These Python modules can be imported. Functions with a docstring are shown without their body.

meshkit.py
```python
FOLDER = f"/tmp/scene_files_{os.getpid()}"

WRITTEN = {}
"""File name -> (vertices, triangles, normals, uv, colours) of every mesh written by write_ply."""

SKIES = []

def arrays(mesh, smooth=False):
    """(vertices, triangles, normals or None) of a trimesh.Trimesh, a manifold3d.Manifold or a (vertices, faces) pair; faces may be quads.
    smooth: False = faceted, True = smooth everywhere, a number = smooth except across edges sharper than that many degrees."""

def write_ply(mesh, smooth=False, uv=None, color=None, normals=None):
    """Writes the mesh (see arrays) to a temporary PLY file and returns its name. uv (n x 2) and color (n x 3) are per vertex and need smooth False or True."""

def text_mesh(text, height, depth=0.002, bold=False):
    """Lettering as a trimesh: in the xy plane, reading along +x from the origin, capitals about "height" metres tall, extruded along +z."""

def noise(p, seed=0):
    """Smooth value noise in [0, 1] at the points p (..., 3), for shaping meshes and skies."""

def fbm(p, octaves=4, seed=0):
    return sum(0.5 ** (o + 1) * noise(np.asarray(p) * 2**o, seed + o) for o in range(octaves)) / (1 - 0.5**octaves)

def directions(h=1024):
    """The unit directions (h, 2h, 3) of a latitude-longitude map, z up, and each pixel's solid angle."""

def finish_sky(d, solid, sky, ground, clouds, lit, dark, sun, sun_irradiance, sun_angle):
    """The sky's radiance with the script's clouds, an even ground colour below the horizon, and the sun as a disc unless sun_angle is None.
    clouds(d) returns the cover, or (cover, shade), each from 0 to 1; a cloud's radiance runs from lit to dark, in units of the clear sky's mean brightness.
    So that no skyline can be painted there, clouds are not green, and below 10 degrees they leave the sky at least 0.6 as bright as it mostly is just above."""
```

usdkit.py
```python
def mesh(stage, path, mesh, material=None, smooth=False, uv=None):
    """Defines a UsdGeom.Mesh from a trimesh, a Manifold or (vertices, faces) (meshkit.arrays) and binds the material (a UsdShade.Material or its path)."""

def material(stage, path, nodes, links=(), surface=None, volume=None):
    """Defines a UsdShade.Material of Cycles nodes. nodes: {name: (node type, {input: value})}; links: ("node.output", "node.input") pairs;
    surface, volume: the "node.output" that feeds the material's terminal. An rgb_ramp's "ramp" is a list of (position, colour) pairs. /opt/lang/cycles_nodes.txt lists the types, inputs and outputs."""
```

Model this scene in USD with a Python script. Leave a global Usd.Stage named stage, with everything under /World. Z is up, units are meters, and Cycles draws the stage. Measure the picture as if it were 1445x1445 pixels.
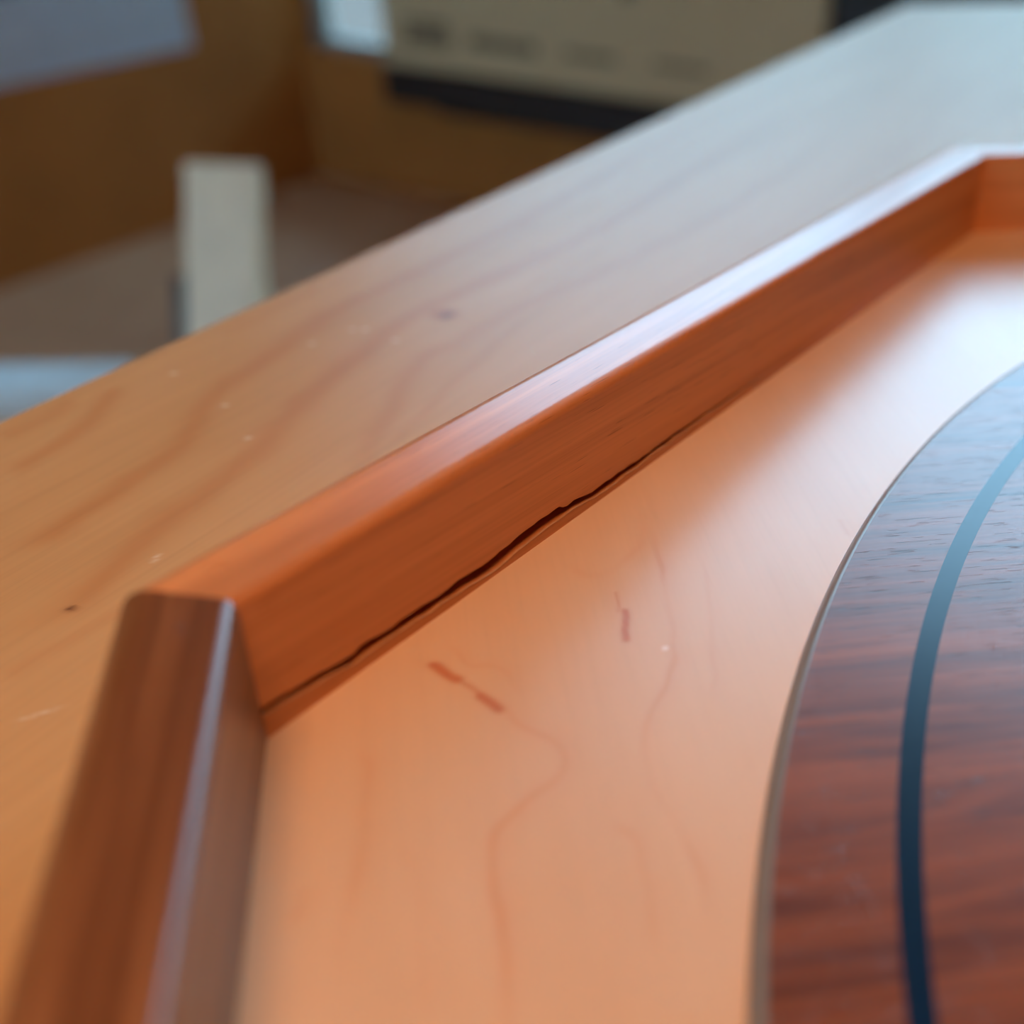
import math
import numpy as np
import trimesh
import usdkit
from meshkit import noise, fbm
from pxr import Gf, Sdf, Usd, UsdGeom, UsdLux, Vt
from shapely.geometry import Polygon, box as rect

stage = Usd.Stage.CreateInMemory()
UsdGeom.SetStageUpAxis(stage, UsdGeom.Tokens.z)
UsdGeom.SetStageMetersPerUnit(stage, 1.0)
UsdGeom.Xform.Define(stage, '/World')
UsdGeom.Scope.Define(stage, '/World/Looks')

# The floor is z = 0. ZB is the level of the board's maple surface. x runs along the window wall, y towards it.
ZB = 0.762
TABLE_Z = ZB - 0.012

# ------------------------------------------------------------------ camera
cam = UsdGeom.Camera.Define(stage, '/World/camera')
cR = (0.92628, 0.37372, 0.048296)
cU = (-0.23394, 0.46983, 0.851194)
cF = (-0.295418, 0.799745, -0.522624)
cP = (-0.267545, -0.207202, ZB + 0.131093)
cam.AddTransformOp().Set(Gf.Matrix4d(*cR, 0, *cU, 0, *[-v for v in cF], 0, *cP, 1))
HA = 24.0
cam.CreateHorizontalApertureAttr(HA)
cam.CreateVerticalApertureAttr(HA)
cam.CreateHorizontalApertureOffsetAttr(-361.0 / 1445 * HA)
cam.CreateFocalLengthAttr(1678.8 / 1445 * HA)
cam.CreateFStopAttr(4.3)
cam.CreateFocusDistanceAttr(0.238)
cam.CreateClippingRangeAttr(Gf.Vec2f(0.01, 200))
cam.CreateExposureAttr(0.0)

# ------------------------------------------------------------------ light
sky = UsdLux.DomeLight.Define(stage, '/World/sky')
sky.CreateColorAttr(Gf.Vec3f(0.365, 0.695, 1.0))
sky.CreateIntensityAttr(3.5)
LAMP_POS, LAMP_R, LAMP_STRENGTH, LAMP_COLOR = (0.30, -0.20), 0.30, 10.0, (1.0, 0.51, 0.26)
PENDANT_POS, PENDANT_R, PENDANT_STRENGTH = (-0.27, -0.36, ZB + 0.56), 0.11, 25.0


# ------------------------------------------------------------------ helpers
def tag(o, label=None, cat=None, group=None, kind=None):
    p = o.GetPrim() if hasattr(o, 'GetPrim') else o
    for k, v in (('label', label), ('category', cat), ('group', group), ('kind', kind)):
        if v:
            p.SetCustomDataByKey(k, v)
    return o


used = {}


def path_for(name, parent='/World'):
    key = f'{parent}/{name}'
    n = used.get(key, 0)
    used[key] = n + 1
    return key if n == 0 else f'{key}_{n:03d}'


def thing(name, label, cat, loc=(0, 0, 0), rz=0.0, group=None):
    x = UsdGeom.Xform.Define(stage, path_for(name))
    x.AddTranslateOp().Set(Gf.Vec3d(*loc))
    x.AddRotateZOp().Set(rz)
    return tag(x, label, cat, group)


def part(name, mesh, mat, parent=None, smooth=30, label=None, grain=None, mark=None, kind=None):
    p = usdkit.mesh(stage, path_for(name, str(parent.GetPath()) if parent else '/World'), mesh, mat, smooth=smooth)
    pts = np.asarray(p.GetPointsAttr().Get())
    api = UsdGeom.PrimvarsAPI(p)
    if grain is not None:
        api.CreatePrimvar('grain', Sdf.ValueTypeNames.Float3Array, 'vertex').Set(Vt.Vec3fArray.FromNumpy(np.asarray(grain(pts), np.float32)))
    if mark is not None:
        api.CreatePrimvar('mark', Sdf.ValueTypeNames.Float3Array, 'vertex').Set(Vt.Vec3fArray.FromNumpy(np.asarray(mark(pts), np.float32)))
    if label:
        tag(p, label)
    if kind:
        tag(p, kind=kind)
    return p


def bx(x0, x1, y0, y1, z0, z1, r=0.0):
    if r <= 0:
        m = trimesh.creation.box((x1 - x0, y1 - y0, z1 - z0))
        m.apply_translation(((x0 + x1) / 2, (y0 + y1) / 2, (z0 + z1) / 2))
        return m
    pts = []
    for sx, ex in ((x0, 1), (x1, -1)):
        for sy, ey in ((y0, 1), (y1, -1)):
            for sz, ez in ((z0, 1), (z1, -1)):
                for k in range(3):
                    o = np.array([ex, ey, ez], float) * r
                    o[k] = 0
                    pts.append(np.array([sx, sy, sz]) + o)
    return trimesh.convex.convex_hull(np.array(pts))


def cat_mesh(*ms):
    return trimesh.util.concatenate(list(ms))


def sweep(rings):
    """rings: list of (m,3) closed outlines of equal length; planar earcut caps at the ends."""
    m = len(rings[0])
    v = np.vstack(rings)
    f = []
    for i in range(len(rings) - 1):
        for j in range(m):
            a_, b_ = i * m + j, i * m + (j + 1) % m
            f += [(a_, b_, b_ + m), (a_, b_ + m, a_ + m)]
    f = np.array(f)

    def cap(ring):
        c = ring - ring.mean(0)
        w = np.linalg.svd(c)[2]
        q = c @ w[:2].T
        import mapbox_earcut as me
        return me.triangulate_float64(q.astype(np.float64), np.array([m], np.uint32)).reshape(-1, 3)
    c0, c1 = cap(rings[0]), cap(rings[-1])
    f = np.vstack([f, c0, c1 + (len(rings) - 1) * m])
    t = trimesh.Trimesh(v, f, process=False)
    trimesh.repair.fix_normals(t)
    return t


def slab(poly, z0, z1, ch=0.0):
    """A shapely polygon extruded, with a chamfered and slightly rounded upper edge."""
    if ch <= 0:
        m = trimesh.creation.extrude_polygon(poly, z1 - z0, engine='earcut')
        m.apply_translation((0, 0, z0))
        return m
    P = np.array(poly.exterior.coords)[:-1]
    rings = []
    for o, z in [(0, z0)] + [(ch * (1 - math.cos(t)), z1 - ch + ch * math.sin(t)) for t in np.linspace(0, math.pi / 2, 7)]:
        Q = P if o == 0 else np.array(poly.buffer(-o, join_style=2).exterior.coords)[:-1]
        if o:
            Q = np.array([Q[np.argmin(((Q - p) ** 2).sum(1))] for p in P])
        rings.append(np.c_[Q, np.full(len(P), z)])
    return sweep(rings)


def flat(poly, z):
    import mapbox_earcut as me
    polys = getattr(poly, 'geoms', [poly])
    out = []
    for g in polys:
        rs = [np.array(g.exterior.coords)[:-1]] + [np.array(i.coords)[:-1] for i in g.interiors]
        v = np.vstack(rs)
        t = me.triangulate_float64(v, np.cumsum([len(r) for r in rs]).astype(np.uint32)).reshape(-1, 3)
        e1, e2 = v[t[:, 1]] - v[t[:, 0]], v[t[:, 2]] - v[t[:, 0]]
        flip = e1[:, 0] * e2[:, 1] - e1[:, 1] * e2[:, 0] < 0
        t[flip] = t[flip][:, ::-1]
        out.append(trimesh.Trimesh(np.c_[v, np.full(len(v), z)], t, process=False))
    return cat_mesh(*out)


def grid(x0, x1, y0, y1, z, step, keep=None):
    xs, ys = np.linspace(x0, x1, int(round((x1 - x0) / step)) + 1), np.linspace(y0, y1, int(round((y1 - y0) / step)) + 1)
    X, Y = np.meshgrid(xs, ys)
    v = np.c_[X.ravel(), Y.ravel(), np.full(X.size, z)]
    nx = len(xs)
    i = (np.arange(len(ys) - 1)[:, None] * nx + np.arange(nx - 1)[None]).ravel()
    q = np.c_[i, i + 1, i + nx + 1, i + nx]
    if keep is not None:
        c = v[q].mean(1)
        q = q[keep(c)]
    m = trimesh.Trimesh(v, np.vstack([q[:, [0, 1, 2]], q[:, [0, 2, 3]]]), process=False)
    m.remove_unreferenced_vertices()
    return m


def line_mask(pts, poly, width, fade=0.0, wob=0.0, seed=0):
    """A soft line along a polyline (Gaussian across it, tapering at the ends)."""
    p = pts[:, :2].astype(float).copy()
    if wob:
        k = np.c_[pts[:, :2] / (wob * 4), np.zeros(len(pts))]
        p += wob * np.c_[noise(k, seed) - .5, noise(k, seed + 7) - .5]
    out = np.zeros(len(p))
    poly = np.array(poly, float)
    # smooth the polyline with Catmull-Rom
    Q = np.vstack([2 * poly[0] - poly[1], poly, 2 * poly[-1] - poly[-2]])
    fine = []
    for i in range(1, len(Q) - 2):
        for t in np.linspace(0, 1, 7)[:-1]:
            fine.append(.5 * ((2 * Q[i]) + (-Q[i - 1] + Q[i + 1]) * t + (2 * Q[i - 1] - 5 * Q[i] + 4 * Q[i + 1] - Q[i + 2]) * t * t + (-Q[i - 1] + 3 * Q[i] - 3 * Q[i + 1] + Q[i + 2]) * t ** 3))
    fine.append(Q[-2])
    fine = np.array(fine)
    lo, hi = fine.min(0) - width * 4, fine.max(0) + width * 4
    idx = np.nonzero(((p >= lo) & (p <= hi)).all(1))[0]
    if not len(idx):
        return out
    s, best = p[idx], np.full(len(idx), 1e9)
    par = np.zeros(len(idx))
    for i in range(len(fine) - 1):
        a_, b_ = fine[i], fine[i + 1]
        d = b_ - a_
        t = np.clip(((s - a_) @ d) / max(d @ d, 1e-12), 0, 1)
        r = np.linalg.norm(s - a_ - t[:, None] * d, axis=1)
        near = r < best
        best[near] = r[near]
        par[near] = (i + t[near]) / (len(fine) - 1)
    g = np.exp(-(best / width) ** 2)
    if fade:
        g *= np.clip(np.minimum(par, 1 - par) / fade, 0, 1)
    out[idx] = g
    return out


def spot(pts, c, rx, ry, ang=0.0):
    d = pts[:, :2] - np.array(c)
    ca, sa = math.cos(ang), math.sin(ang)
    u, v = (d[:, 0] * ca + d[:, 1] * sa) / rx, (-d[:, 0] * sa + d[:, 1] * ca) / ry
    return np.exp(-(u * u + v * v) ** 1.5)


# ------------------------------------------------------------------ materials
def look(name, nodes, links, surface='p.BSDF'):
    return usdkit.material(stage, f'/World/Looks/{name}', nodes, links, surface=surface)


def plain(name, col, rough=.5, spec=.5, var=.06, scale=30.0, bump=0.0, **kw):
    lo, hi = [c * (1 - var) for c in col], [c * (1 + var) for c in col]
    nodes = {'g': ('geometry', {}), 'n': ('noise_texture', {'scale': scale, 'detail': 4.0}),
             'r': ('rgb_ramp', {'ramp': [(.3, lo), (.7, hi)]}),
             'p': ('principled_bsdf', {'roughness': rough, 'specular_ior_level': spec, **kw})}
    links = [('g.position', 'n.vector'), ('n.fac', 'r.fac'), ('r.color', 'p.base_color')]
    if bump:
        nodes['b'] = ('bump', {'strength': .5, 'distance': bump})
        links += [('n.fac', 'b.height'), ('b.normal', 'p.normal')]
    return look(name, nodes, links)


def wood(name, ramp, band=(5, 90, 90), fiber=(25, 900, 900), fiber_amt=.25, pore=None, rough=.25, spec=.5, bump=.00008,
         marks=None, distortion=.6, coat=0.0, coat_rough=.15, detail=3.0):
    n = {'a': ('attribute', {'attribute': 'grain'}),
         'm1': ('mapping', {'scale': band}), 'n1': ('noise_texture', {'scale': 1.0, 'detail': detail, 'roughness': .55, 'distortion': distortion}),
         'r1': ('rgb_ramp', {'ramp': ramp}),
         'm2': ('mapping', {'scale': fiber}), 'n2': ('noise_texture', {'scale': 1.0, 'detail': 3.0, 'roughness': .6}),
         'r2': ('rgb_ramp', {'ramp': [(.25, (1 - fiber_amt,) * 3), (.5, (1.0,) * 3), (.75, (1 + fiber_amt * .4,) * 3)]}),
         'x': ('mix_color', {'blend_type': 'multiply', 'fac': 1.0, 'use_clamp': False}),
         'b': ('bump', {'strength': 1.0, 'distance': bump}),
         'p': ('principled_bsdf', {'roughness': rough, 'specular_ior_level': spec, 'coat_weight': coat, 'coat_roughness': coat_rough})}
    l = [('a.vector', 'm1.vector'), ('m1.vector', 'n1.vector'), ('n1.fac', 'r1.fac'), ('a.vector', 'm2.vector'), ('m2.vector', 'n2.vector'),
         ('n2.fac', 'r2.fac'), ('r1.color', 'x.a'), ('r2.color', 'x.b'), ('b.normal', 'p.normal')]
    out, height = 'x.result', 'n2.fac'
    if pore:
        sc, thr, dark = pore
        n.update({'m3': ('mapping', {'scale': sc}), 'n3': ('noise_texture', {'scale': 1.0, 'detail': 1.0}),
                  'r3': ('rgb_ramp', {'ramp': [(thr - .05, (dark,) * 3), (thr, (1.0,) * 3)]}),
                  'x3': ('mix_color', {'blend_type': 'multiply', 'fac': 1.0}),
                  'h3': ('math', {'math_type': 'multiply_add', 'value2': .25})})
        l += [('a.vector', 'm3.vector'), ('m3.vector', 'n3.vector'), ('n3.fac', 'r3.fac'), (out, 'x3.a'), ('r3.color', 'x3.b'),
              ('n2.fac', 'h3.value1'), ('r3.color', 'h3.value3')]
        out, height = 'x3.result', 'h3.value'
    if marks:
        n['ma'] = ('attribute', {'attribute': 'mark'})
        n['ms'] = ('separate_xyz', {})
        l.append(('ma.vector', 'ms.vector'))
        for i, (ch, col) in enumerate(marks):
            n[f'k{i}'] = ('mix_color', {'blend_type': 'mix', 'b': col})
            l += [(f'ms.{ch}', f'k{i}.fac'), (out, f'k{i}.a')]
            out = f'k{i}.result'
    l += [(out, 'p.base_color'), (height, 'b.height')]
    return look(name, n, l)


def rail_wood(name, ramp, k, **kw):
    return wood(name, [(p_, tuple(c * k for c in col)) for p_, col in ramp],
                band=(4, 150, 150), fiber=(22, 1300, 1300), fiber_amt=.13, pore=((90, 2600, 2600), .30, .62), rough=.27, bump=.00003, **kw)


HONEY = ((.25, (.22, .080, .026)), (.45, (.27, .099, .033)), (.58, (.31, .117, .039)), (.75, (.345, .135, .048)))
DARK = ((.28, (.105, .033, .010)), (.44, (.19, .064, .021)), (.56, (.28, .105, .036)), (.72, (.38, .150, .055)))
M_rail, M_rail_dark = rail_wood('honey_walnut', HONEY, 2.0), rail_wood('dark_walnut', DARK, .85)
M_disc = wood('walnut_disc', [(.26, (.075, .019, .006)), (.42, (.145, .040, .013)), (.58, (.215, .062, .019)), (.74, (.28, .086, .028))],
              band=(9, 110, 110), fiber=(25, 900, 900), fiber_amt=.25, pore=((130, 2300, 2300), .34, .45), rough=.28, spec=.60, bump=.00005, distortion=1.4)
M_disc_edge = plain('weathered_edge', (.20, .19, .17), rough=.30)
M_inlay = plain('blue_black_inlay', (.001, .013, .040), rough=.25, spec=.40)
M_maple = wood('maple', [(.25, (.65, .41, .235)), (.5, (.69, .45, .265)), (.75, (.72, .48, .295))], band=(8, 30, 30), fiber=(30, 700, 700), fiber_amt=.03,
               rough=.33, spec=.6, bump=.000005, coat=.5, coat_rough=.42, marks=[('x', (.60, .24, .09)), ('y', (.50, .135, .042)), ('z', (.9, .85, .8))], distortion=.4)
M_pine = wood('pine', [(.2, (.495, .255, .09)), (.5, (.54, .284, .107)), (.8, (.57, .31, .125))], band=(5, 45, 45), fiber=(14, 500, 500), fiber_amt=.08,
              rough=.40, spec=.24, bump=.00001, marks=[('x', (.43, .145, .035)), ('y', (.11, .028, .008)), ('z', (.85, .78, .66))], distortion=.3)
M_torn = plain('torn_wood', (.42, .20, .085), rough=.7, scale=900)
M_wall = plain('ochre_plaster', (.45, .168, .040), rough=.8, spec=.25, var=.10, scale=5)
M_ceiling = plain('ceiling_boards', (.40, .25, .14), rough=.9)
M_floor = plain('grey_floor', (.58, .32, .18), rough=.55, var=.08, scale=8)
M_white = plain('white_paint', (.84, .72, .50), rough=.45)
M_frame = plain('grey_window_paint', (.25, .23, .20), rough=.5)
M_pale = plain('pale_blue_paint', (.62, .70, .72), rough=.4)
M_paper = plain('poster_paper', (.55, .58, .66), rough=.6)
M_print = plain('poster_print', (.25, .27, .31), rough=.7)
M_card = plain('beige_carton', (.66, .50, .285), rough=.7, var=.05)
M_ink = plain('dark_print', (.012, .011, .010), rough=.6)
M_ink_pale = plain('faded_print', (.055, .042, .03), rough=.6)
M_tape = plain('packing_tape', (.36, .25, .13), rough=.3)
M_dark = plain('dark_shelf', (.022, .018, .018), rough=.5)
M_red = plain('red_plastic', (.12, .018, .012), rough=.4)
M_lawn = plain('bare_ground', (.074, .041, .027), rough=.95, var=.2, scale=3)
M_leaf = plain('hedge_leaves', (.05, .085, .035), rough=.8, var=.4, scale=9)
M_leaf_light = plain('tree_leaves', (.06, .10, .04), rough=.8, var=.4, scale=7)
M_bark = plain('bark', (.06, .045, .03), rough=.9)
M_metal = plain('grey_metal', (.25, .25, .25), rough=.35, metallic=1.0)
M_glass = look('window_glass', {'f': ('fresnel', {'IOR': 1.45}), 't': ('transparent_bsdf', {'color': (.97, .98, .97)}),
                                'g': ('glossy_bsdf', {'roughness': .02, 'color': (1, 1, 1)}), 'x': ('mix_closure', {})},
               [('f.fac', 'x.fac'), ('t.BSDF', 'x.closure1'), ('g.BSDF', 'x.closure2')], surface='x.closure')
M_lamp = look('lamp_diffuser', {'e': ('emission', {'color': LAMP_COLOR, 'strength': LAMP_STRENGTH})}, [], surface='e.emission')
M_lamp_pendant = look('pendant_diffuser', {'e': ('emission', {'color': LAMP_COLOR, 'strength': PENDANT_STRENGTH})}, [], surface='e.emission')

# ------------------------------------------------------------------ the room
XL, XR, YF, YN, ZC = -2.3866, 2.3, 2.152, -2.4, 2.62
SILL, HEAD, WX0, WX1 = 0.300, 2.42, -2.382, 0.35
T = 0.10


def struct(name, mesh, mat, label=None, parent=None, grain=None):
    p = part(name, mesh, mat, parent, smooth=30, grain=grain)
    if parent is None:
        tag(p, label, kind='structure')
    return p


struct('floor', bx(XL - T, XR + T, YN - T, YF + T, -.08, 0), M_floor, 'grey brown floor in the corner behind the table')
struct('ceiling', bx(XL - T, XR + T, YN - T, YF + T, ZC, ZC + .1), M_ceiling, 'plain ceiling over the room')
struct('wall_left', bx(XL - T, XL, YN - T, YF + T, 0, ZC), M_wall, 'ochre wall on the left with the poster on it')
struct('wall_right', bx(XR, XR + T, YN - T, YF + T, 0, ZC), M_wall, 'ochre wall on the right side of the room')
NX0, NX1, NZ0, NZ1 = -2.2, -.75, .95, 2.15
struct('wall_near', cat_mesh(bx(XL, XR, YN - T, YN, 0, NZ0), bx(XL, XR, YN - T, YN, NZ1, ZC), bx(XL, NX0, YN - T, YN, NZ0, NZ1), bx(NX1, XR, YN - T, YN, NZ0, NZ1)), M_wall, 'ochre wall behind the camera')
w2 = UsdGeom.Xform.Define(stage, path_for('window_2'))
tag(w2, 'second window in the wall behind the camera', kind='structure')
part('window_frame', cat_mesh(bx(NX0, NX0 + .04, YN - .085, YN - .045, NZ0, NZ1), bx(NX1 - .04, NX1, YN - .085, YN - .045, NZ0, NZ1),
                              bx(NX0 + .04, NX1 - .04, YN - .085, YN - .045, NZ0, NZ0 + .04), bx(NX0 + .04, NX1 - .04, YN - .085, YN - .045, NZ1 - .04, NZ1)), M_frame, w2)
part('pane', bx(NX0 + .04, NX1 - .04, YN - .067, YN - .063, NZ0 + .04, NZ1 - .04), M_glass, w2)
struct('wall_far', cat_mesh(bx(XL, XR, YF, YF + T, 0, SILL), bx(XL, XR, YF, YF + T, HEAD, ZC), bx(XL, WX0, YF, YF + T, SILL, HEAD), bx(WX1, XR, YF, YF + T, SILL, HEAD)),
       M_wall, 'ochre far wall below and around the window')

w = UsdGeom.Xform.Define(stage, path_for('window_1'))
tag(w, 'bright window above the low sill in the far wall', kind='structure')
fw = .035
part('window_frame', cat_mesh(bx(WX0, WX0 + fw, YF + .045, YF + .085, SILL, HEAD), bx(WX1 - fw, WX1, YF + .045, YF + .085, SILL, HEAD),
                              bx(WX0 + fw, WX1 - fw, YF + .045, YF + .085, SILL, SILL + fw * .6), bx(WX0 + fw, WX1 - fw, YF + .045, YF + .085, HEAD - fw, HEAD)), M_frame, w)
MX = -.93
part('mullion', bx(MX - .02, MX + .02, YF + .045, YF + .085, SILL + fw * .6, HEAD - fw), M_frame, w)
part('pane', bx(WX0 + fw, MX - .02, YF + .063, YF + .067, SILL + fw * .6, HEAD - fw), M_glass, w)
part('pane', bx(MX + .02, WX1 - fw, YF + .063, YF + .067, SILL + fw * .6, HEAD - fw), M_glass, w)

# outside
struct('ground', bx(-25, 25, -30, 40, -.35, -.25), M_lawn, 'bare ground outside the window')


def blob(c, r, seed, sub=4, amp=.35, fr=2.2):
    m = trimesh.creation.icosphere(subdivisions=sub)
    v = m.vertices.copy()
    d = 1 + amp * (fbm(v * fr + 11.3 * seed, 4, seed) - .5) * 2
    m.vertices = v * d[:, None] * np.array(r) + np.array(c)
    return m


hb = trimesh.creation.box((16, 1.1, 3.6)).subdivide_to_size(.22)
hv = np.array(hb.vertices)
hb.vertices = hv + .28 * (np.stack([fbm(hv * 3 + k * 9, 3, k) for k in range(3)], 1) - .5)
hb.apply_translation((-1, 9.5, 1.53))
tag(part('hedge', hb, M_leaf, smooth=60), 'dark green clipped hedge across the bare ground outside the window', 'hedge')

# ------------------------------------------------------------------ the table
edge_x = -.5375
ty0, ty1, tx1, c_ = -.95, .903, .82, .1375
tab = Polygon([(edge_x, ty0 + c_), (edge_x + c_, ty0), (tx1 - c_, ty0), (tx1, ty0 + c_), (tx1, ty1 - c_), (tx1 - c_, ty1), (edge_x + c_, ty1), (edge_x, ty1 - c_)])
table = thing('table', 'pale pine table with a clipped corner, under the game board', 'table', (0, 0, 0))
PINE = [[(-0.5114, -0.0521), (-0.5121, -0.0373), (-0.5188, -0.0167), (-0.5253, -0.0062)],
        [(-0.4855, -0.0735), (-0.4824, -0.0668), (-0.4839, -0.0481), (-0.4875, -0.0239), (-0.4996, 0.0002), (-0.5038, 0.0203), (-0.5077, 0.0433), (-0.5102, 0.0701), (-0.5081, 0.1035), (-.508, .16), (-.512, .26), (-.52, .4)],
        [(-0.4597, -0.0949), (-0.4574, -0.0788), (-0.4635, -0.056), (-0.4662, -0.0392), (-0.47, -0.0149), (-0.4801, 0.0176), (-0.4859, 0.0521), (-0.4881, 0.0757), (-0.4836, 0.1174), (-.479, .17), (-.482, .26), (-.49, .4)],
        [(-0.4385, -0.0254), (-0.4532, 0.0106), (-0.4667, 0.0427), (-0.4649, 0.0605), (-0.464, 0.0857), (-.455, .14), (-.447, .22), (-.448, .35)],
        [(-0.4501, -0.1028), (-0.4488, -0.092), (-0.4481, -0.0729)], [(-0.5263, -0.0398), (-0.5268, -0.0275), (-0.5289, -0.0151)],
        [(-0.4425, -0.0049), (-0.4503, 0.0358), (-0.4584, 0.0888)], [(-.525, .03), (-.527, .1), (-.53, .2)], [(-.43, .12), (-.42, .2), (-.41, .33), (-.42, .45)]]
PINE_W = [.0028, .0036, .0038, .0032, .0020, .0026, .0018, .0018, .003]
PINE_A = [.42, .46, .48, .34, .25, .3, .2, .2, .2]
SPECKS = [(-0.4759, -0.0131), (-0.4933, -0.0021), (-0.4967, 0.0522), (-0.4935, 0.0539), (-0.5, 0.0387), (-0.5186, 0.0063), (-0.4811, 0.0517)]


def pine_mark(p):
    x = np.zeros(len(p))
    for i, (l, wd, am) in enumerate(zip(PINE, PINE_W, PINE_A)):
        x = np.maximum(x, am * line_mask(p, l, wd, fade=.12, wob=.002, seed=i))
    x = np.maximum(x, 1.0 * spot(p, (-.4806, .0745), .0048, .0042, .5))
    y = .75 * spot(p, (-.4790, .0742), .0017, .0026) + .75 * spot(p, (-.4567, -.0818), .0008, .0007) + .3 * spot(p, (-.4562, -.0822), .0016, .0011, .5)
    z = np.zeros(len(p))
    for s in SPECKS:
        z += .5 * spot(p, s, .0008, .0008)
    z += .35 * line_mask(p, [(-0.4389, -0.1099), (-0.4342, -0.1027)], .0003, fade=.3) + .4 * line_mask(p, [(-0.4548, -0.0637), (-0.4563, -0.0601)], .0004, fade=.3)
    return np.clip(np.c_[x, y, z], 0, 1)


pine_grain = lambda p: np.c_[p[:, 1] + 3.1, p[:, 0], p[:, 2]]
ch = .0045
patch = (edge_x + ch + .0004, -.40, -.12, .52)
body = slab(tab, TABLE_Z - .030, TABLE_Z - .0002, ch)
top = cat_mesh(body, flat(tab.buffer(-ch, join_style=2).difference(rect(patch[0], patch[2], patch[1], patch[3])), TABLE_Z), grid(*patch, TABLE_Z, .0009))
part('tabletop', top, M_pine, table, smooth=35, grain=pine_grain, mark=pine_mark)
ap = rect(edge_x + .07, ty0 + .07, tx1 - .07, ty1 - .07).difference(rect(edge_x + .092, ty0 + .092, tx1 - .092, ty1 - .092))
part('apron', slab(ap, TABLE_Z - .12, TABLE_Z - .030), M_pine, table, grain=pine_grain, mark=lambda p: np.zeros((len(p), 3)))
for lx in (edge_x + .13, tx1 - .13):
    for ly in (ty0 + .13, ty1 - .13):
        lm = []
        for z, s in ((0, .022), (.3, .027), (TABLE_Z - .13, .034), (TABLE_Z - .030, .034)):
            q = np.array(rect(lx - s, ly - s, lx + s, ly + s).exterior.coords)[:-1]
            lm.append(np.c_[q, np.full(4, z)])
        part('leg', sweep(lm), M_pine, table, grain=lambda p: np.c_[p[:, 2] + 1.7, p[:, 0], p[:, 1]], mark=lambda p: np.zeros((len(p), 3)))

# ------------------------------------------------------------------ the game board
ROT = math.degrees(0.656244)
A, W, H, DROP = .370, .0172, .0266, .012
TN = math.tan(math.pi / 8)
board = thing('game_board', 'octagonal wooden game board with cracked walnut rails, maple floor and round walnut disc', 'game board', (0, 0, ZB), ROT)


def octagon(ap_):
    return Polygon([(ap_ / math.cos(math.pi / 8) * math.cos(math.pi / 8 + k * math.pi / 4), ap_ / math.cos(math.pi / 8) * math.sin(math.pi / 8 + k * math.pi / 4)) for k in range(8)])


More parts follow.
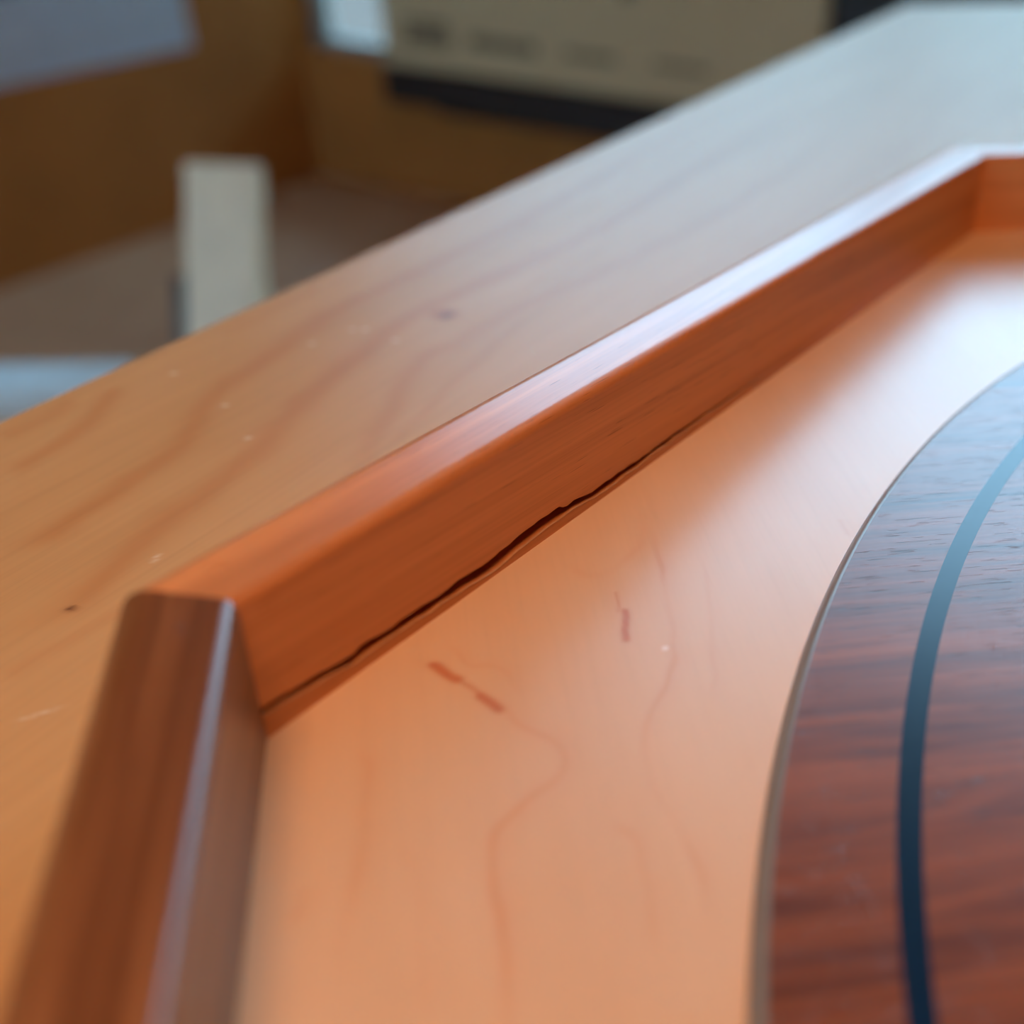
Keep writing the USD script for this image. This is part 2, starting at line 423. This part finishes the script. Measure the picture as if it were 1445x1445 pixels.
VEINS = {'V1': [(-0.2982, 0.21), (-0.3003, 0.1952), (-0.3011, 0.1804), (-0.3029, 0.1651), (-0.3059, 0.1537), (-0.3111, 0.1456), (-0.3135, 0.1376), (-0.3129, 0.128), (-0.311, 0.1188), (-0.3103, 0.1106), (-0.3117, 0.0999)],
         'V2': [(-.3368, .1562), (-0.3344, 0.1534), (-0.331, 0.1474), (-0.3271, 0.1423), (-0.326, 0.138), (-0.328, 0.1345), (-0.3326, 0.131), (-0.3366, 0.1269), (-0.338, 0.1197), (-0.3384, 0.111), (-0.3379, 0.1039), (-0.3383, 0.0939), (-.339, .08)],
         'V3': [(-0.2925, 0.191), (-0.2943, 0.1743), (-0.2975, 0.1578), (-0.3004, 0.1433)],
         'V4': [(-0.3565, 0.1489), (-0.3551, 0.1407), (-0.3562, 0.1266), (-0.3575, 0.1143), (-0.3585, 0.1035)],
         'V5': [(-0.3419, 0.1724), (-0.3388, 0.1647), (-0.3353, 0.164), (-0.332, 0.1603), (-0.3298, 0.1533)],
         'V6': [(-0.3181, 0.1937), (-0.3148, 0.188), (-0.3091, 0.1893), (-0.3037, 0.1959), (-0.3006, 0.209)],
         'V7': [(-0.3509, 0.1281), (-0.3487, 0.1196), (-0.3485, 0.1099), (-0.3481, 0.0968)],
         'V8': [(-0.2607, 0.1983), (-0.2606, 0.1907)],
         'V9': [(-0.321, 0.124), (-0.3177, 0.119), (-0.3177, 0.1111), (-0.319, 0.0994)],
         'V10': [(-0.3631, 0.1217), (-0.3637, 0.1158)]}
VW = {'V1': (.0006, .40), 'V2': (.0007, .50), 'V3': (.0005, .20), 'V4': (.0008, .30), 'V5': (.0005, .25), 'V6': (.0010, .22), 'V7': (.0008, .15), 'V8': (.0005, .35), 'V9': (.0006, .25), 'V10': (.0006, .4)}


def maple_mark(p):
    x = np.zeros(len(p))
    brk = .35 + 1.1 * noise(np.c_[p[:, :2] * 90, np.zeros(len(p))], 2)
    for i, (k, l) in enumerate(VEINS.items()):
        wd, am = VW[k]
        m = am * (line_mask(p, l, wd, fade=.15, wob=.0012, seed=i) + .30 * line_mask(p, [(a_ + .0012, b_) for a_, b_ in l], wd * 3.2, fade=.15, wob=.0012, seed=i))
        x = np.maximum(x, .8 * m * brk)
    S = lambda l, wd, s: line_mask(p, l, wd, wob=.0014, seed=s)
    y = .85 * np.clip(1.5 * S([(-0.3443, 0.1663), (-0.3426, 0.1636), (-0.3411, 0.1619)], .00085, 3), 0, 1)
    y = np.maximum(y, .60 * np.clip(1.3 * S([(-0.3411, 0.1619), (-0.3389, 0.159), (-0.3368, 0.1562)], .00042, 4), 0, 1))
    y = np.maximum(y, .85 * np.clip(1.5 * S([(-0.3368, 0.1562), (-0.3357, 0.1545), (-0.3345, 0.152)], .0009, 5), 0, 1))
    y = np.maximum(y, .45 * S([(-0.3105, 0.1811), (-0.3105, 0.175)], .0004, 6))
    y = np.maximum(y, .75 * np.clip(1.4 * S([(-0.3105, 0.175), (-0.3108, 0.171), (-0.3112, 0.1662)], .00065, 7), 0, 1))
    z = .9 * spot(p, (-.30495, .1625), .0005, .0006)
    return np.clip(np.c_[x, y, z], 0, 1)


maple_grain = lambda p: np.c_[p[:, 1], p[:, 0], p[:, 2]]
inner = A + .0045
px = (-.3745, -.17, .05, .335)
oc = octagon(inner)
prect = rect(px[0], px[2], px[1], px[3])
hole = oc.intersection(prect)
keep = lambda c: np.maximum.reduce([c[:, 0] * math.cos(k * math.pi / 4) + c[:, 1] * math.sin(k * math.pi / 4) for k in range(8)]) < inner
panel = cat_mesh(slab(oc, -DROP, -.0004), flat(oc.difference(prect), 0.0), grid(*px, 0.0, .00055, keep))
part('base_panel', panel, M_maple, board, smooth=False, grain=maple_grain, mark=maple_mark, label='pale maple floor with a dark mineral streak')

# rails: a profile of (n outwards from the inner face, z), mitred at both ends
RI, RO = .0022, .0055


def profile(zu, back):
    q = [(back, zu), (back, -DROP + .0001), (W, -DROP + .0001)]
    q += [(W - RO + RO * math.cos(t), H - RO + RO * math.sin(t)) for t in np.linspace(0, math.pi / 2, 9)]
    q += [(RI - RI * math.sin(t), H - RI + RI * math.cos(t)) for t in np.linspace(0, math.pi / 2, 5)]
    q += [(0, zu)]
    return q


def along(s, prof):
    return np.array([(s * (A + n) * TN, n, z) for n, z in prof])


UP = [(-0.1532, 0.0052), (-0.1484, 0.0051), (-0.1435, 0.0046), (-0.1391, 0.004), (-0.1346, 0.0035), (-0.1332, 0.0041), (-0.1321, 0.0042), (-0.1257, 0.0036), (-0.1179, 0.0036), (-0.1143, 0.0033), (-0.1087, 0.0036), (-0.103, 0.0033), (-0.0989, 0.0034), (-0.0905, 0.0042), (-0.084, 0.0044), (-0.0795, 0.0042), (-0.0785, .0035), (-0.0772, 0.0033), (-0.0749, 0.0036), (-0.0689, 0.0026), (-0.0652, 0.0027), (-0.0574, 0.0028), (-0.0521, 0.0027), (-0.0437, 0.0028), (-0.035, 0.003), (-0.0226, 0.0029), (-0.0024, 0.0025), (0.0124, 0.0019), (.02, .0016), (.154, .0015)]
LO = [(-0.1532, 0.0047), (-0.1485, 0.0046), (-0.1436, 0.0039), (-0.1392, 0.0034), (-0.1348, 0.0026), (-0.1323, 0.0029), (-0.1283, 0.0029), (-0.1181, 0.0023), (-0.1145, 0.0023), (-0.1089, 0.002), (-0.1031, 0.0016), (-0.0992, 0.0015), (-0.0907, 0.0022), (-0.0841, 0.0025), (-0.0791, 0.0027), (-0.0773, 0.0029), (-0.0749, 0.0029), (-0.0689, 0.0018), (-0.0652, 0.0017), (-0.0575, 0.0018), (-0.0521, 0.0018), (-0.0437, 0.0021), (-0.035, 0.0024), (-0.0226, 0.0025), (-0.0024, 0.0023), (0.0124, 0.0018), (.02, .0016), (.154, .0015)]
rng = np.random.default_rng(5)
for k in range(8):
    ang = k * 45.0
    cracked = k == 3
    seed = k * 2.37
    cn, sn = math.cos(math.radians(ang)), math.sin(math.radians(ang))

    def place(m, cn=cn, sn=sn):
        v = np.asarray(m.vertices)
        # t runs clockwise as seen from above (towards the far corner on the cracked rail)
        m.vertices = np.c_[cn * (A + v[:, 1]) + sn * v[:, 0], sn * (A + v[:, 1]) - cn * v[:, 0], v[:, 2]]
        trimesh.repair.fix_normals(m)
        return m

    def rail_grain(p, cn=cn, sn=sn, seed=seed):
        t, n_ = p[:, 0] * sn - p[:, 1] * cn, p[:, 0] * cn + p[:, 1] * sn - A
        return np.c_[t + seed, n_ + .31 * seed, p[:, 2] + .12 * t * .3]
    if not cracked:
        m = sweep([along(s, profile(0.0, .005)) for s in (-1, 0, 1)])
        part('rail', place(m), M_rail_dark if k == 4 else M_rail, board, smooth=40, grain=rail_grain)
        continue
    ts = np.unique(np.round(np.r_[[t for t, _ in UP], [t for t, _ in LO], np.linspace(-.1532, .03, 140), np.linspace(.03, .1532, 6)], 5))
    ts = ts[(ts >= -A * TN) & (ts <= A * TN)]
    ts = np.unique(np.r_[-A * TN, ts, A * TN])
    jag = .00035 * (noise(np.c_[ts * 420, ts * 0, ts * 0], 3) - .5)
    jag2 = .00045 * (noise(np.c_[ts * 300, ts * 0 + 4, ts * 0], 8) - .5)
    zu = np.interp(ts, *np.array(UP).T)
    zl = np.interp(ts, *np.array(LO).T)
    open_ = zu - zl > .00015
    zu = zu + np.where(open_, .00075 * np.clip((.0124 - ts) / .09, 0, 1) + jag * np.clip((.03 - ts) / .05, 0, 1), 0)
    zl = np.where(open_, np.minimum(zl + jag2 * np.clip((.03 - ts) / .05, 0, 1) - .00025 * np.clip((.0124 - ts) / .09, 0, 1), zu - .00012), zu - .00002)
    m = sweep([along(t / (A * TN), profile(z, .0115)) for t, z in zip(ts, zu)])
    r = part('rail', place(m), M_rail, board, smooth=40, grain=rail_grain, label='walnut rail with a long dark crack along its foot')
    # the splinter left glued to the floor under the crack: a face, a torn upper edge, and the closed depth behind it
    pr = lambda z: [(-.0001, .0), (-.0001, z - .00012), (.0002, z), (.0112, max(z - .0006, .0004)), (.0112, .0)]
    m = sweep([along(t / (A * TN), pr(z)) for t, z in zip(ts, zl)])
    part('splinter', place(m), M_rail, board, smooth=40, grain=lambda p: rail_grain(p) + np.array([.02, .003, .001]), label='thin walnut strip below the crack')
    lip = sweep([along(t / (A * TN), [(-.00016, z - .00017), (-.00016, z - .00006), (.0003, z + .00001), (.0003, z - .00017)]) for t, z in zip(ts[open_], zl[open_])])
    part('torn_edge', place(lip), M_torn, board, smooth=False, label='pale torn wood fibres along the crack')

# the walnut disc and its inlaid line
DR, DT = .3195, .0030
prof = [(0, 0), (DR + .0022, 0), (DR + .0022, .0006), (DR + .0016, .0018), (DR + .0008, .0026), (DR, DT), (0, DT)]
d = trimesh.creation.revolve(np.array(prof)[2 - 2:], sections=720)
disc_v = np.array(d.vertices)
ga = math.radians(-3.8)
disc_grain = lambda p: np.c_[p[:, 0] * math.cos(ga) + p[:, 1] * math.sin(ga), -p[:, 0] * math.sin(ga) + p[:, 1] * math.cos(ga), p[:, 2]]
top_poly = Polygon([(DR * math.cos(t), DR * math.sin(t)) for t in np.linspace(0, 2 * math.pi, 720, endpoint=False)])
part('disc', cat_mesh(flat(top_poly, DT), slab(top_poly.buffer(-.0006), .0001, DT - .0002)), M_disc, board, smooth=False, grain=disc_grain, label='round walnut disc with streaky grain')
rim = trimesh.creation.revolve(np.array([(DR - .002, .00005), (DR + .0024, .00005), (DR + .0023, .0007), (DR + .0017, .0018), (DR + .0009, .0026), (DR - .00005, DT - .00001), (DR - .002, DT - .0002)]), sections=720)
part('disc_rim', rim, M_disc_edge, board, smooth=50, label='greyish rounded edge of the disc')
RR, RW = .3005, .0019
ring = trimesh.creation.revolve(np.array([(RR - RW, DT - .0002), (RR + RW, DT - .0002), (RR + RW, DT + .00004), (RR - RW, DT + .00004), (RR - RW, DT - .0002)]), sections=720)
part('inlay_line', ring, M_inlay, board, smooth=30, label='dark blue line inlaid in a circle')

# ------------------------------------------------------------------ things in the corner behind
shelf = thing('wall_shelf', 'dark low shelf below the window, under the beige carton', 'shelf', (-1.25, YF, .237))
part('shelf_board', bx(-.83, .85, -.100, -.001, 0, .08, .004), M_dark, shelf)
part('wall_batten', bx(-.74, .81, -.03, -.001, -.03, 0), M_dark, shelf)

cz = .318
carton = thing('carton', 'large flat beige cardboard carton with dark printing, standing on the dark shelf', 'cardboard box', (-2.068, 2.058, cz), .6)
CW, CD, CH = 1.02, .07, .56
part('box_body', bx(0, CW, 0, CD, 0, CH, .004), M_card, carton)
part('lid_flap', bx(.002, CW - .002, .001, CD - .001, CH, CH + .004), M_card, carton)


def printed(x0, x1, z0, z1, rows, mat, seed):
    r = np.random.default_rng(seed)
    out = []
    hh = (z1 - z0) / rows
    for i in range(rows):
        x = x0
        while x < x1 - .004:
            ww = r.uniform(.008, .02)
            e = min(x + ww, x1)
            out.append(bx(x, e, -.0006, .0005, z1 - (i + .82) * hh, z1 - i * hh - .1 * hh))
            x = e + r.uniform(.003, .006)
    return cat_mesh(*out)


part('printed_mark', printed(.06, .175, .045, .105, 3, M_ink, 1), M_ink, carton, label='dark block of print on the carton')
part('printed_line', printed(.225, .39, .055, .088, 1, M_ink, 2), M_ink_pale, carton)
part('printed_line', printed(.455, .575, .062, .083, 1, M_ink, 3), M_ink_pale, carton)
part('printed_line', printed(.66, .78, .066, .083, 1, M_ink, 4), M_ink_pale, carton)
part('printed_arrow', trimesh.creation.extrude_polygon(Polygon([(0, 0), (.035, .06), (.02, .06), (.02, .16), (-.02, .16), (-.02, .06), (-.035, .06)]), .001, engine='earcut').apply_transform(
    np.array([[1, 0, 0, .60], [0, 0, 1, -.0006], [0, 1, 0, .185], [0, 0, 0, 1.0]])), M_ink_pale, carton)

case = thing('case', 'black case with a dark red lid on the shelf to the right of the carton', 'case', (-1.04, 2.06, cz))
part('case_body', bx(0, .40, 0, .085, 0, .26, .01), M_dark, case)
part('case_lid', bx(-.002, .402, -.003, .088, .262, .30, .008), M_red, case)
part('handle', bx(.12, .22, .03, .05, .30, .325, .006), M_dark, case)

poster = thing('poster', 'pale blue grey sheet of paper pinned on the left wall', 'poster', (XL + .0005, 1.20, .3515))
part('sheet', bx(0, .0015, 0, .63, 0, .62), M_paper, poster)
r_ = np.random.default_rng(9)
for row in range(5):
    y = .06
    while y < .34:
        l_ = r_.uniform(.05, .11)
        part('faint_print', bx(.0014, .0019, y, y + l_, .15 + row * .09, .165 + row * .09), M_print, poster)
        y += l_ + .03

LEAN, PL = math.radians(25), .556
yaw = math.radians(23)
px_, py_ = -1.2895 + math.sin(yaw) * PL * math.sin(LEAN), .7875 - math.cos(yaw) * PL * math.sin(LEAN)
post = thing('plank', 'off white painted plank leaning back behind the pine table', 'plank', (px_, py_, .005), 23)
tilt = lambda m: m.apply_transform(trimesh.transformations.rotation_matrix(-LEAN, (1, 0, 0)))
part('board_face', tilt(bx(-.040, .040, -.011, .011, 0, PL, .003)), M_white, post)
part('edge_batten', tilt(bx(-.056, -.0402, -.004, .03, .02, PL * .78, .002)), M_dark, post, label='dark batten behind the left edge')
part('prop', cat_mesh(bx(-.012, .012, .24, .262, 0, .40)), M_white, post)

bench = thing('bench', 'pale blue painted low bench at the left beside the plank', 'bench', (-1.3875, .591, 0), 31)
part('seat', bx(-.62, .07, -.045, .045, .285, .312, .004), M_pale, bench)
for sx in (-.56, .02):
    for sy in (-.026, .026):
        part('leg', bx(sx - .015, sx + .015, sy - .015, sy + .015, 0, .285), M_pale, bench)
part('stretcher', bx(-.545, .005, -.010, .010, .10, .13), M_pale, bench)

# ------------------------------------------------------------------ the lamp
lamp = thing('ceiling_lamp', 'round warm ceiling lamp behind the camera', 'lamp', (LAMP_POS[0], LAMP_POS[1], ZC))
part('lamp_rim', trimesh.creation.annulus(LAMP_R, LAMP_R + .015, .05).apply_translation((0, 0, -.026)), M_metal, lamp)
part('diffuser', trimesh.creation.cylinder(LAMP_R - .001, .02, sections=48).apply_translation((0, 0, -.035)), M_lamp, lamp)

pend = thing('pendant_lamp', 'small dark pendant lamp hanging over the near end of the table', 'lamp', PENDANT_POS)
shade = trimesh.creation.revolve(np.array([(.030, .13), (.045, .125), (PENDANT_R + .012, -.012), (PENDANT_R + .009, -.014), (.040, .118), (.030, .124), (.030, .13)]), sections=48)
part('shade', shade, M_dark, pend)
part('diffuser', trimesh.creation.cylinder(PENDANT_R - .004, .006, sections=48).apply_translation((0, 0, .004)), M_lamp_pendant, pend)
part('cord', trimesh.creation.cylinder(.003, ZC - PENDANT_POS[2] - .125, sections=8).apply_translation((0, 0, .125 + (ZC - PENDANT_POS[2] - .125) / 2)), M_dark, pend)
